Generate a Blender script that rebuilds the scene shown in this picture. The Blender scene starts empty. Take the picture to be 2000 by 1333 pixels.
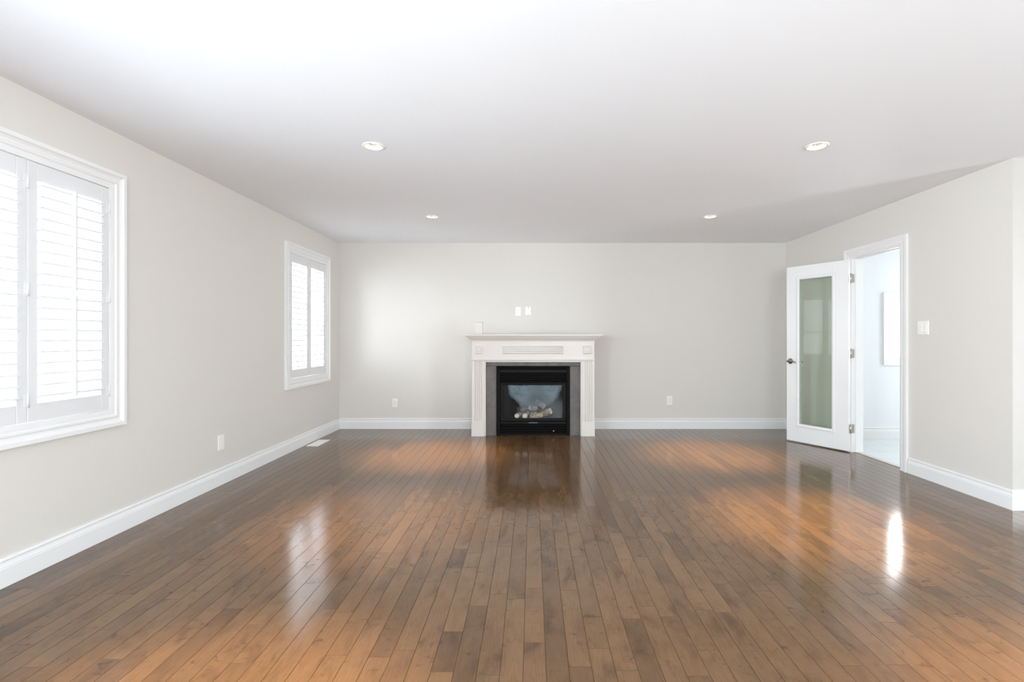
import bpy, bmesh, math, random
from mathutils import Matrix, Vector, noise as mnoise

# ------------------------------------------------------------------ camera, world, lights
S = bpy.context.scene
COL = S.collection
R = math.radians

cam_d = bpy.data.cameras.new('camera')
cam_d.sensor_width = 36.0
cam_d.lens = 967.0 / 2000 * 36
cam_d.shift_x = -39.0 / 2000
cam_d.shift_y = -5.5 / 2000
cam_d.clip_start = 0.05
cam = bpy.data.objects.new('camera', cam_d)
COL.objects.link(cam)
cam.location = (0, 0, 1.19)
cam.rotation_euler = (R(90), 0, 0)
S.camera = cam

S.view_settings.view_transform = 'Standard'
S.view_settings.look = 'None'
S.view_settings.gamma = 1.0
S.view_settings.use_curve_mapping = False
S.view_settings.exposure = 0.18
S.cycles.max_bounces = 14
S.cycles.diffuse_bounces = 8
S.cycles.glossy_bounces = 5
S.cycles.transparent_max_bounces = 24
S.cycles.use_denoising = True
S.cycles.sample_clamp_indirect = 8.0

world = bpy.data.worlds.new('sky')
S.world = world
world.use_nodes = True
world.node_tree.nodes['Background'].inputs[0].default_value = (0.88, 0.94, 1.0, 1)
world.node_tree.nodes['Background'].inputs[1].default_value = 1.8


def window_light(name, loc, rot, sx, sy, watts, color=(1, 1, 1)):
    d = bpy.data.lights.new(name, 'AREA')
    d.shape = 'RECTANGLE'
    d.size, d.size_y = sx, sy
    d.energy = watts
    d.color = color
    o = bpy.data.objects.new(name, d)
    COL.objects.link(o)
    o.location = loc
    o.rotation_euler = rot
    return o


DAY = (0.85, 0.935, 1.0)
COOL = (0.80, 0.91, 1.0)
# light outside each window (area light -Z points into the room)
window_light('daylight_window_near', (-2.95, 1.97, 1.43), (0, R(-90), 0), 1.6, 2.3, 135, COOL)
window_light('fill_left_rear', (-2.95, -0.8, 1.43), (0, R(-90), 0), 1.7, 2.4, 430, COOL)  # added fill through an unseen left window
window_light('daylight_window_far', (-2.95, 5.61, 1.43), (0, R(-90), 0), 1.6, 1.2, 108, DAY)
window_light('daylight_patio', (6.75, -0.25, 1.05), (0, R(90), 0), 2.0, 1.8, 350, DAY)
window_light('daylight_hall', (4.65, 6.35, 1.3), (R(-90), 0, 0), 1.1, 1.1, 75, (0.9, 0.96, 1.0))
window_light('fill_hall_side', (6.05, 4.7, 1.3), (0, R(90), 0), 1.5, 1.3, 45, (0.9, 0.96, 1.0))  # added fill to brighten the hall, source unseen
window_light('fill_rear', (0.9, -2.6, 1.35), (R(90), 0, 0), 2.6, 1.6, 165, DAY)  # added frontal fill from behind the camera

# ------------------------------------------------------------------ helpers
W = {}          # world matrix of every Empty / part


def tag(o, label=None, cat=None, group=None, kind=None):
    if label: o['label'] = label
    if cat: o['category'] = cat
    if group: o['group'] = group
    if kind: o['kind'] = kind
    return o


def empty(name, loc=(0, 0, 0), rotz=0.0, label=None, cat=None, group=None, kind=None):
    o = bpy.data.objects.new(name, None)
    COL.objects.link(o)
    o.location = loc
    o.rotation_euler = (0, 0, rotz)
    o.empty_display_size = 0.05
    W[o] = Matrix.Translation(Vector(loc)) @ Matrix.Rotation(rotz, 4, 'Z')
    return tag(o, label, cat, group, kind)


def mesh_obj(name, bm, mat, parent=None, loc=None, local=False, smooth=False, label=None, cat=None, group=None, kind=None):
    """bm is in world coordinates (or in the parent's own when local=True)"""
    if parent is not None and not local:
        bm.transform(W[parent].inverted())
    if parent is None and loc is not None:
        bm.transform(Matrix.Translation(-Vector(loc)))
    bmesh.ops.recalc_face_normals(bm, faces=bm.faces[:])
    me = bpy.data.meshes.new(name)
    bm.to_mesh(me)
    bm.free()
    if smooth:
        for p in me.polygons: p.use_smooth = True
    for m in (mat if isinstance(mat, (list, tuple)) else [mat]):
        me.materials.append(m)
    o = bpy.data.objects.new(name, me)
    COL.objects.link(o)
    if parent is not None:
        o.parent = parent
        W[o] = W[parent]
    else:
        if loc is not None: o.location = loc
        W[o] = Matrix.Translation(Vector(loc)) if loc is not None else Matrix()
    return tag(o, label, cat, group, kind)


def children(o):
    return [c for c in COL.objects if c.parent == o]


def copy_tree(o, parent=None):
    c = o.copy()
    COL.objects.link(c)
    if parent is not None: c.parent = parent
    for ch in children(o): copy_tree(ch, c)
    return c


def NB(): return bmesh.new()


def box(bm, x0, x1, y0, y1, z0, z1, bev=0.0, seg=2, mi=0):
    if x0 > x1: x0, x1 = x1, x0
    if y0 > y1: y0, y1 = y1, y0
    if z0 > z1: z0, z1 = z1, z0
    t = bmesh.new()
    v = [t.verts.new((x, y, z)) for x in (x0, x1) for y in (y0, y1) for z in (z0, z1)]
    for f in ((0, 1, 3, 2), (4, 6, 7, 5), (0, 4, 5, 1), (2, 3, 7, 6), (0, 2, 6, 4), (1, 5, 7, 3)):
        t.faces.new([v[i] for i in f])
    bmesh.ops.recalc_face_normals(t, faces=t.faces[:])
    if bev > 0:
        bmesh.ops.bevel(t, geom=t.edges[:], offset=bev, segments=seg, affect='EDGES', profile=0.5)
    merge(bm, t, mi)


def merge(bm, t, mi=0):
    mp = {v: bm.verts.new(v.co) for v in t.verts}
    for f in t.faces:
        nf = bm.faces.new([mp[v] for v in f.verts])
        nf.material_index = mi
        nf.smooth = f.smooth
    t.free()


def sweep(bm, path, prof, closed, to3d, side=1, caps=True, mi=0):
    """Sweep an open/closed profile [(u, v)] along a polyline in the (a, b) plane with mitred corners.
    u is measured along the path's left normal (times side), v out of the plane."""
    n = len(path)
    P = [Vector(p) for p in path]

    def nrm(i, j):
        d = (P[j] - P[i]).normalized()
        return Vector((-d.y, d.x)) * side
    rings = []
    for i in range(n):
        if closed:
            n1, n2 = nrm(i - 1, i), nrm(i, (i + 1) % n)
        else:
            n1 = nrm(i - 1, i) if i > 0 else nrm(i, i + 1)
            n2 = nrm(i, i + 1) if i < n - 1 else n1
        m = (n1 + n2) / (1 + n1.dot(n2))
        rings.append([bm.verts.new(to3d(P[i].x + m.x * u, P[i].y + m.y * u, v)) for u, v in prof])
    k = len(prof)
    for i in range(n if closed else n - 1):
        a, b = rings[i], rings[(i + 1) % n]
        for j in range(k):
            f = bm.faces.new([a[j], a[(j + 1) % k], b[(j + 1) % k], b[j]])
            f.material_index = mi
    if not closed and caps:
        bm.faces.new(rings[0])
        bm.faces.new(list(reversed(rings[-1])))


def cyl(bm, p0, p1, r0, r1=None, seg=20, caps=True, mi=0, smooth=True):
    r1 = r0 if r1 is None else r1
    p0, p1 = Vector(p0), Vector(p1)
    d = (p1 - p0).normalized()
    a = d.orthogonal().normalized()
    b = d.cross(a)
    A, B = [], []
    for i in range(seg):
        t = 2 * math.pi * i / seg
        o = a * math.cos(t) + b * math.sin(t)
        A.append(bm.verts.new(p0 + o * r0))
        B.append(bm.verts.new(p1 + o * r1))
    for i in range(seg):
        f = bm.faces.new([A[i], A[(i + 1) % seg], B[(i + 1) % seg], B[i]])
        f.smooth = smooth
        f.material_index = mi
    if caps:
        f = bm.faces.new(list(reversed(A))); f.material_index = mi
        f = bm.faces.new(B); f.material_index = mi


def lathe(bm, prof, center, seg=40, axis='Z', mi=0):
    """prof [(r, h)] revolved about a vertical axis through center"""
    rings = []
    c = Vector(center)
    for r, h in prof:
        ring = []
        for i in range(seg):
            t = 2 * math.pi * i / seg
            if axis == 'Z': p = Vector((r * math.cos(t), r * math.sin(t), h))
            else: p = Vector((r * math.cos(t), -h, r * math.sin(t)))
            ring.append(bm.verts.new(c + p))
        rings.append(ring)
    for a, b in zip(rings, rings[1:]):
        for i in range(seg):
            f = bm.faces.new([a[i], a[(i + 1) % seg], b[(i + 1) % seg], b[i]])
            f.smooth = True
            f.material_index = mi
    return rings


def tube(bm, pts, rad, seg=12):
    pts = [Vector(p) for p in pts]
    rings = []
    for i, p in enumerate(pts):
        d = (pts[min(i + 1, len(pts) - 1)] - pts[max(i - 1, 0)]).normalized()
        a = d.cross(Vector((0, 0, 1)))
        if a.length < 1e-4: a = Vector((1, 0, 0))
        a.normalize()
        b = d.cross(a)
        r = rad[i] if isinstance(rad, (list, tuple)) else rad
        rings.append([bm.verts.new(p + (a * math.cos(2 * math.pi * k / seg) + b * math.sin(2 * math.pi * k / seg)) * r) for k in range(seg)])
    for a, b in zip(rings, rings[1:]):
        for k in range(seg):
            f = bm.faces.new([a[k], a[(k + 1) % seg], b[(k + 1) % seg], b[k]]); f.smooth = True
    bm.faces.new(rings[0]); bm.faces.new(list(reversed(rings[-1])))


# ------------------------------------------------------------------ materials
def mat(name, color, rough=0.5, metal=0.0, spec=0.5, coat=0.0):
    m = bpy.data.materials.new(name)
    m.use_nodes = True
    b = m.node_tree.nodes['Principled BSDF']
    b.inputs['Base Color'].default_value = (*color, 1)
    b.inputs['Roughness'].default_value = rough
    b.inputs['Metallic'].default_value = metal
    b.inputs['Specular IOR Level'].default_value = spec
    b.inputs['Coat Weight'].default_value = coat
    return m


def N(m, kind, **kw):
    n = m.node_tree.nodes.new(kind)
    for k, v in kw.items(): setattr(n, k, v)
    return n


def L(m, a, b): m.node_tree.links.new(a, b)


def paint(name, color, rough, bump=0.03, scale=220.0, mottled=0.015):
    """rolled wall paint: faint orange-peel bump and very slight tone mottling"""
    m = mat(name, color, rough, spec=0.3)
    p = m.node_tree.nodes['Principled BSDF']
    g = N(m, 'ShaderNodeNewGeometry')
    n1 = N(m, 'ShaderNodeTexNoise'); n1.inputs['Scale'].default_value = scale; n1.inputs['Detail'].default_value = 3
    L(m, g.outputs['Position'], n1.inputs['Vector'])
    b = N(m, 'ShaderNodeBump'); b.inputs['Strength'].default_value = bump; b.inputs['Distance'].default_value = 0.002
    L(m, n1.outputs['Fac'], b.inputs['Height']); L(m, b.outputs['Normal'], p.inputs['Normal'])
    n2 = N(m, 'ShaderNodeTexNoise'); n2.inputs['Scale'].default_value = 1.3; n2.inputs['Detail'].default_value = 4
    L(m, g.outputs['Position'], n2.inputs['Vector'])
    mx = N(m, 'ShaderNodeMix', data_type='RGBA')
    mx.inputs[6].default_value = (*[c * (1 - mottled) for c in color], 1)
    mx.inputs[7].default_value = (*[min(1, c * (1 + mottled)) for c in color], 1)
    L(m, n2.outputs['Fac'], mx.inputs[0]); L(m, mx.outputs[2], p.inputs['Base Color'])
    return m


M = {}
M['wall'] = paint('wall_paint', (0.68, 0.65, 0.607), 0.55)
M['wall_darkened'] = paint('wall_paint_darkened', (0.48, 0.455, 0.425), 0.55)  # wall colour darkened so the brightly lit corner face does not blow out
M['ceiling'] = paint('ceiling_paint', (0.865, 0.885, 0.915), 0.7)
M['hall'] = paint('hall_paint', (0.78, 0.80, 0.81), 0.6)
M['trim'] = paint('trim_white_enamel', (0.785, 0.78, 0.77), 0.28, bump=0.01, scale=90, mottled=0.006)
M['mantel'] = paint('mantel_cream_enamel', (0.685, 0.645, 0.60), 0.3, bump=0.01, scale=90, mottled=0.01)
M['shutter'] = paint('shutter_white', (0.72, 0.72, 0.725), 0.35, bump=0.004, scale=90, mottled=0.004)
M['plate'] = mat('plate_plastic', (0.84, 0.825, 0.79), 0.3)
M['slot'] = mat('dark_slot', (0.05, 0.045, 0.04), 0.5)
M['black'] = mat('black_painted_steel', (0.006, 0.0055, 0.0055), 0.5, spec=0.07)
M['blackfront'] = mat('black_satin_steel', (0.008, 0.0075, 0.007), 0.45, spec=0.09)
M['firebox'] = paint('firebox_liner', (0.017, 0.013, 0.010), 0.8, bump=0.2, scale=30, mottled=0.3)
M['nickel'] = mat('satin_nickel', (0.52, 0.49, 0.45), 0.28, metal=1.0)
M['handle'] = mat('aged_nickel', (0.30, 0.265, 0.225), 0.3, metal=1.0)
M['chrome'] = mat('screw_steel', (0.42, 0.40, 0.37), 0.35, metal=1.0)
M['threshold'] = mat('threshold_strip', (0.62, 0.60, 0.54), 0.4)


def glass(name, tint=(1, 1, 1), refl=1.0):
    m = bpy.data.materials.new(name)
    m.use_nodes = True
    nt = m.node_tree
    nt.nodes.remove(nt.nodes['Principled BSDF'])
    out = nt.nodes['Material Output']
    tr = N(m, 'ShaderNodeBsdfTransparent'); tr.inputs[0].default_value = (*tint, 1)
    gl = N(m, 'ShaderNodeBsdfGlossy'); gl.inputs['Roughness'].default_value = 0.01
    lw = N(m, 'ShaderNodeLayerWeight'); lw.inputs[0].default_value = 0.5
    pw_ = N(m, 'ShaderNodeMath', operation='POWER'); pw_.inputs[1].default_value = 5.0
    mu = N(m, 'ShaderNodeMath', operation='MULTIPLY_ADD'); mu.inputs[1].default_value = 0.96 * refl; mu.inputs[2].default_value = 0.04 * refl
    mx = N(m, 'ShaderNodeMixShader')
    L(m, lw.outputs['Facing'], pw_.inputs[0]); L(m, pw_.outputs[0], mu.inputs[0]); L(m, mu.outputs[0], mx.inputs[0])
    L(m, tr.outputs[0], mx.inputs[1]); L(m, gl.outputs[0], mx.inputs[2]); L(m, mx.outputs[0], out.inputs[0])
    return m


M['pane'] = glass('window_glass')
M['doorglass'] = glass('door_glass', (0.87, 0.925, 0.88), 0.12)


def fire_glass():
    """hot glass of the fireplace with the whitish burnt-on film that settles on its upper part"""
    m = glass('fireplace_glass', (0.94, 0.94, 0.93), 0.3)
    nt = m.node_tree
    out = nt.nodes['Material Output']
    base = out.inputs[0].links[0].from_node
    tc = N(m, 'ShaderNodeTexCoord')
    sp = N(m, 'ShaderNodeSeparateXYZ'); L(m, tc.outputs['Object'], sp.inputs[0])

    def mth(op, a, b=None, c=None, clamp=False):
        n = N(m, 'ShaderNodeMath', operation=op); n.use_clamp = clamp
        for i, x in enumerate((a, b, c)):
            if x is None: continue
            if isinstance(x, (int, float)): n.inputs[i].default_value = x
            else: L(m, x, n.inputs[i])
        return n.outputs[0]
    # object space: insert's Empty at the hearth, centre of its front
    x = mth('DIVIDE', mth('SUBTRACT', sp.outputs['X'], 0.02), 0.335)
    z = mth('DIVIDE', mth('SUBTRACT', sp.outputs['Z'], 0.665), 0.315)
    r = mth('SQRT', mth('ADD', mth('POWER', mth('ABSOLUTE', x), 2.6), mth('POWER', mth('ABSOLUTE', z), 2.0)))
    nz = N(m, 'ShaderNodeTexNoise'); nz.inputs['Scale'].default_value = 5.0; nz.inputs['Detail'].default_value = 5
    mp = N(m, 'ShaderNodeMapping'); mp.inputs['Scale'].default_value = (1.0, 1.0, 2.2)
    L(m, tc.outputs['Object'], mp.inputs[0]); L(m, mp.outputs[0], nz.inputs[0])
    edge = mth('SUBTRACT', 1.06, mth('ADD', r, mth('MULTIPLY', mth('SUBTRACT', nz.outputs['Fac'], 0.5), 0.45)))
    film = mth('MULTIPLY', edge, 5.5, clamp=True)
    # thinner film in the middle, where the flames keep the pane cleaner
    cx = mth('DIVIDE', mth('SUBTRACT', sp.outputs['X'], 0.03), 0.17)
    cz = mth('DIVIDE', mth('SUBTRACT', sp.outputs['Z'], 0.44), 0.13)
    cl = mth('POWER', mth('SUBTRACT', 1.0, mth('ADD', mth('MULTIPLY', cx, cx), mth('MULTIPLY', cz, cz)), clamp=True), 1.6)
    film = mth('MULTIPLY', film, mth('SUBTRACT', 1.0, mth('MULTIPLY', cl, 0.50)))
    film = mth('MULTIPLY', film, mth('ADD', 0.05, mth('MULTIPLY', nz.outputs['Fac'], 1.35)))
    thin = mth('ADD', mth('MULTIPLY', film, 0.78), 0.010)
    df = N(m, 'ShaderNodeBsdfDiffuse')
    df.inputs[0].default_value = (0.20, 0.255, 0.29, 1)
    mx = N(m, 'ShaderNodeMixShader')
    L(m, thin, mx.inputs[0]); L(m, base.outputs[0], mx.inputs[1]); L(m, df.outputs[0], mx.inputs[2])
    L(m, mx.outputs[0], out.inputs[0])
    return m


M['fireglass'] = fire_glass()


def wood_floor():
    m = mat('maple_planks', (0.2, 0.12, 0.08), 0.2, spec=0.5)
    p = m.node_tree.nodes['Principled BSDF']
    at = N(m, 'ShaderNodeAttribute'); at.attribute_name = 'plank'
    sp = N(m, 'ShaderNodeSeparateColor'); L(m, at.outputs['Color'], sp.inputs[0])
    g = N(m, 'ShaderNodeNewGeometry')
    off = N(m, 'ShaderNodeVectorMath', operation='MULTIPLY'); off.inputs[1].default_value = (0, 37.0, 53.0)
    L(m, at.outputs['Color'], off.inputs[0])
    ad = N(m, 'ShaderNodeVectorMath', operation='ADD')
    L(m, g.outputs['Position'], ad.inputs[0]); L(m, off.outputs[0], ad.inputs[1])

    def tex(scale_vec, scale, detail, rough=0.55, dist=0.0):
        mp = N(m, 'ShaderNodeMapping'); mp.inputs['Scale'].default_value = scale_vec
        L(m, ad.outputs[0], mp.inputs[0])
        t = N(m, 'ShaderNodeTexNoise'); t.inputs['Scale'].default_value = scale
        t.inputs['Detail'].default_value = detail; t.inputs['Roughness'].default_value = rough
        t.inputs['Distortion'].default_value = dist
        L(m, mp.outputs[0], t.inputs['Vector'])
        return t.outputs['Fac']

    def ramp(fac, stops):
        r = N(m, 'ShaderNodeValToRGB')
        e = r.color_ramp.elements
        while len(e) > 1: e.remove(e[-1])
        e[0].position = stops[0][0]; e[0].color = (*stops[0][1], 1)
        for q, c in stops[1:]:
            k = e.new(q); k.color = (*c, 1)
        L(m, fac, r.inputs[0])
        return r.outputs[0]

    def mul(a, b, f=1.0):
        x = N(m, 'ShaderNodeMix', data_type='RGBA', blend_type='MULTIPLY'); x.inputs[0].default_value = f
        L(m, a, x.inputs[6]); L(m, b, x.inputs[7])
        return x.outputs[2]
    tone = ramp(sp.outputs[0], [(0.0, FLOOR_DARK), (0.10, FLOOR_LOW), (0.55, FLOOR_MID), (1.0, FLOOR_LIGHT)])
    grain = ramp(tex((60.0, 2.2, 1), 6.0, 6, 0.6), [(0.30, (0.70, 0.69, 0.68)), (0.5, (0.98, 0.98, 0.98)), (0.75, (1.20, 1.20, 1.20))])
    blotch = ramp(tex((7.0, 2.6, 1), 1.5, 4, 0.55, 0.6), [(0.28, (0.54, 0.52, 0.53)), (0.42, (0.86, 0.85, 0.85)), (0.52, (1.0, 1.0, 1.0)), (0.8, (1.12, 1.11, 1.09))])
    curl = ramp(tex((9.0, 14.0, 1), 1.2, 5, 0.6, 1.5), [(0.29, (0.48, 0.46, 0.48)), (0.38, (0.95, 0.95, 0.95)), (0.6, (1.02, 1.02, 1.02))])
    c = mul(mul(mul(tone, grain, 0.8), blotch, 0.85), curl, 0.8)
    L(m, c, p.inputs['Base Color'])
    # gloss: satin polyurethane, scuffed a little
    sc = N(m, 'ShaderNodeTexNoise'); sc.inputs['Scale'].default_value = 2.2; sc.inputs['Detail'].default_value = 6
    L(m, g.outputs['Position'], sc.inputs['Vector'])
    mr = N(m, 'ShaderNodeMapRange'); mr.inputs[3].default_value = FLOOR_ROUGH[0]; mr.inputs[4].default_value = FLOOR_ROUGH[1]
    L(m, sc.outputs['Fac'], mr.inputs[0]); L(m, mr.outputs[0], p.inputs['Roughness'])
    b1 = N(m, 'ShaderNodeBump'); b1.inputs['Strength'].default_value = 0.10; b1.inputs['Distance'].default_value = 0.001
    L(m, tex((60.0, 2.2, 1), 6.0, 4), b1.inputs['Height'])
    L(m, b1.outputs['Normal'], p.inputs['Normal'])
    return m


FLOOR_DARK = (0.052, 0.033, 0.023)
FLOOR_LOW = (0.112, 0.061, 0.030)
FLOOR_MID = (0.152, 0.083, 0.040)
FLOOR_LIGHT = (0.185, 0.102, 0.049)
FLOOR_ROUGH = (0.09, 0.14)
M['floor'] = wood_floor()


def slate_mat():
    m = mat('grey_slate_tile', (0.12, 0.115, 0.11), 0.5)
    p = m.node_tree.nodes['Principled BSDF']
    g = N(m, 'ShaderNodeNewGeometry')
    t = N(m, 'ShaderNodeTexNoise'); t.inputs['Scale'].default_value = 9; t.inputs['Detail'].default_value = 9; t.inputs['Roughness'].default_value = 0.7
    L(m, g.outputs['Position'], t.inputs['Vector'])
    r = N(m, 'ShaderNodeValToRGB')
    r.color_ramp.elements[0].position = 0.3; r.color_ramp.elements[0].color = (0.078, 0.070, 0.063, 1)
    r.color_ramp.elements[1].position = 0.75; r.color_ramp.elements[1].color = (0.168, 0.150, 0.134, 1)
    L(m, t.outputs['Fac'], r.inputs[0]); L(m, r.outputs[0], p.inputs['Base Color'])
    b = N(m, 'ShaderNodeBump'); b.inputs['Strength'].default_value = 0.15; b.inputs['Distance'].default_value = 0.003
    L(m, t.outputs['Fac'], b.inputs['Height']); L(m, b.outputs['Normal'], p.inputs['Normal'])
    return m


M['slate'] = slate_mat()
M['grout'] = mat('dark_grout', (0.16, 0.155, 0.15), 0.8)


def log_mat(name, a, b_, scale):
    m = mat(name, a, 0.85)
    p = m.node_tree.nodes['Principled BSDF']
    tc = N(m, 'ShaderNodeTexCoord')
    mp = N(m, 'ShaderNodeMapping'); mp.inputs['Scale'].default_value = (1, 1, 1)
    t = N(m, 'ShaderNodeTexNoise'); t.inputs['Scale'].default_value = scale; t.inputs['Detail'].default_value = 6; t.inputs['Roughness'].default_value = 0.7
    L(m, tc.outputs['Object'], mp.inputs[0]); L(m, mp.outputs[0], t.inputs['Vector'])
    r = N(m, 'ShaderNodeValToRGB')
    r.color_ramp.elements[0].position = 0.38; r.color_ramp.elements[0].color = (*b_, 1)
    r.color_ramp.elements[1].position = 0.62; r.color_ramp.elements[1].color = (*a, 1)
    L(m, t.outputs['Fac'], r.inputs[0]); L(m, r.outputs[0], p.inputs['Base Color'])
    b = N(m, 'ShaderNodeBump'); b.inputs['Strength'].default_value = 0.6; b.inputs['Distance'].default_value = 0.006
    L(m, t.outputs['Fac'], b.inputs['Height']); L(m, b.outputs['Normal'], p.inputs['Normal'])
    return m


M['bark'] = log_mat('log_bark', (0.46, 0.31, 0.20), (0.085, 0.052, 0.034), 24)
M['char'] = log_mat('log_charred', (0.10, 0.085, 0.075), (0.015, 0.013, 0.012), 20)
M['logend'] = log_mat('log_cut_end', (0.85, 0.80, 0.72), (0.45, 0.38, 0.30), 40)


def emit(name, color, s):
    m = bpy.data.materials.new(name)
    m.use_nodes = True
    m.node_tree.nodes.remove(m.node_tree.nodes['Principled BSDF'])
    e = N(m, 'ShaderNodeEmission'); e.inputs[0].default_value = (*color, 1); e.inputs[1].default_value = s
    L(m, e.outputs[0], m.node_tree.nodes['Material Output'].inputs[0])
    return m


M['bulb'] = emit('halogen_bulb_lit', (1.0, 0.93, 0.80), 14.0)


def tile_mat():
    m = mat('pale_hall_tile', (0.68, 0.71, 0.72), 0.3)
    p = m.node_tree.nodes['Principled BSDF']
    g = N(m, 'ShaderNodeNewGeometry')
    t = N(m, 'ShaderNodeTexBrick')
    t.inputs['Scale'].default_value = 1.0
    t.inputs['Brick Width'].default_value = 0.61; t.inputs['Row Height'].default_value = 0.305
    t.inputs['Mortar Size'].default_value = 0.003
    t.inputs['Color1'].default_value = (0.68, 0.71, 0.72, 1); t.inputs['Color2'].default_value = (0.69, 0.73, 0.74, 1)
    t.inputs['Mortar'].default_value = (0.42, 0.45, 0.46, 1)
    L(m, g.outputs['Position'], t.inputs['Vector']); L(m, t.outputs['Color'], p.inputs['Base Color'])
    return m


M['tile'] = tile_mat()

# ------------------------------------------------------------------ the room shell
XL, XR, YB, H = -2.53, 3.33, 6.5, 2.44
YC = 3.43                    # where the right wall turns away
XE, YF = 6.4, -2.3           # far side of the open space, wall behind the camera
TW = 0.12
HX, HY = 5.75, 5.86          # hall beyond the doorway


def wall_cells(bm, fixed, t0, t1, a0, a1, z0, z1, holes):
    """A wall slab (thickness t0..t1 on the fixed axis) spanning a0..a1, with rectangular holes (a0,a1,z0,z1)"""
    As = sorted({a0, a1, *[h[0] for h in holes], *[h[1] for h in holes]})
    Zs = sorted({z0, z1, *[h[2] for h in holes], *[h[3] for h in holes]})
    solid = {}
    for i in range(len(As) - 1):
        for j in range(len(Zs) - 1):
            ca, cz = (As[i] + As[i + 1]) / 2, (Zs[j] + Zs[j + 1]) / 2
            solid[i, j] = not any(h[0] < ca < h[1] and h[2] < cz < h[3] for h in holes)
    vs = {}

    def V(t, a, z):
        k = (t, a, z)
        if k not in vs:
            vs[k] = bm.verts.new((t, a, z) if fixed == 'X' else (a, t, z))
        return vs[k]
    for (i, j), s in solid.items():
        if not s: continue
        A0, A1, Z0, Z1 = As[i], As[i + 1], Zs[j], Zs[j + 1]
        for t in (t0, t1):
            bm.faces.new([V(t, A0, Z0), V(t, A1, Z0), V(t, A1, Z1), V(t, A0, Z1)])
        if not solid.get((i - 1, j)): bm.faces.new([V(t0, A0, Z0), V(t1, A0, Z0), V(t1, A0, Z1), V(t0, A0, Z1)])
        if not solid.get((i + 1, j)): bm.faces.new([V(t0, A1, Z0), V(t1, A1, Z0), V(t1, A1, Z1), V(t0, A1, Z1)])
        if not solid.get((i, j - 1)): bm.faces.new([V(t0, A0, Z0), V(t1, A0, Z0), V(t1, A1, Z0), V(t0, A1, Z0)])
        if not solid.get((i, j + 1)): bm.faces.new([V(t0, A0, Z1), V(t1, A0, Z1), V(t1, A1, Z1), V(t0, A1, Z1)])


def wall(name, fixed, t0, t1, a0, a1, holes, material, label):
    bm = NB()
    wall_cells(bm, fixed, t0, t1, a0, a1, 0.0, H, holes)
    return mesh_obj(name, bm, material, label=label, cat='wall', kind='structure')


CW = 0.085                   # casing width of windows and doorway
WZ0, WZ1 = 0.66, 2.19        # outer edges of the window casings
W1 = (0.94, 3.06)            # outer casing, large shuttered window
W2 = (5.06, 6.16)            # small shuttered window
DY0, DY1, DZ = 4.475, 5.165, 2.02


def hole(w): return (w[0] + CW, w[1] - CW, WZ0 + CW, WZ1 - CW)


W3 = (4.15, 5.15); W3Z = (0.87, 1.73); C3 = 0.085
WS = (4.15, 5.25, 0.7, 2.1)              # unseen hall side window, added to brighten the hall
WP = (-1.15, 0.65, 0.08, 2.05)             # patio door of the open space, out of view
WL = (-1.9, 0.3, 0.74, 2.1)               # unseen bare left window, added to light right wall and ceiling
WR = (-0.4, 2.2, 0.6, 2.1)               # unseen window behind the camera, added for frontal fill

wall('wall_left', 'X', XL, XL - 0.16, YF, YB + TW, [hole(W1), hole(W2), WL], M['wall'], 'greige painted left wall holding the two shuttered windows')
wall('wall_back', 'Y', YB, YB + TW, XL, XR + TW, [], M['wall'], 'greige painted far wall behind the fireplace')
wr = wall('wall_right', 'X', XR, XR + TW, YC, YB, [(DY0 - 0.02, DY1 + 0.02, 0.0, DZ + 0.02)], M['wall'], 'pale grey right wall with the open glazed door')
wr.data.materials.append(M['wall_darkened'])          # wall colour darkened past the corner to offset the strong light
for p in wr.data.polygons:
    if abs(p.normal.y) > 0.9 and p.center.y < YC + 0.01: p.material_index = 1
wall('wall_corner', 'Y', YC, YC + TW, XR + TW, XE, [], M['wall_darkened'], 'narrow strip of wall turning away at the right edge')
wall('wall_side', 'X', XE, XE + TW, YF, YC + TW, [WP], M['wall'], 'side wall of the open space beyond the right corner')
wall('wall_front', 'Y', YF - TW, YF, XL, XE + TW, [WR], M['wall'], 'wall of the room facing the fireplace')
wall('wall_hall_back', 'Y', HY, HY + TW, XR + TW, HX + TW, [(W3[0] + C3, W3[1] - C3, W3Z[0] + C3, W3Z[1] - C3)], M['hall'], 'bright white hall wall seen through the doorway')
wall('wall_hall_side', 'X', HX, HX + TW, YC + TW, HY, [WS], M['hall'], 'side wall of the bright hall beyond the doorway')

# ceiling with round cut-outs for the recessed lights
LIGHTS = [(-1.03, 3.22), (1.853, 3.22), (-1.024, 5.08), (1.83, 5.08), (-1.03, 1.36), (1.85, 1.36)]
LR = 0.058
bm = NB()
cx = sorted({XL - 0.16, XE + TW, *[round(x - 0.1, 4) for x, _ in LIGHTS], *[round(x + 0.1, 4) for x, _ in LIGHTS]})
cy = sorted({YF - TW, YB + TW, *[round(y - 0.1, 4) for _, y in LIGHTS], *[round(y + 0.1, 4) for _, y in LIGHTS]})
vz = {}


def cv(x, y, z):
    k = (round(x, 5), round(y, 5), z)
    if k not in vz: vz[k] = bm.verts.new((x, y, z))
    return vz[k]


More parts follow.
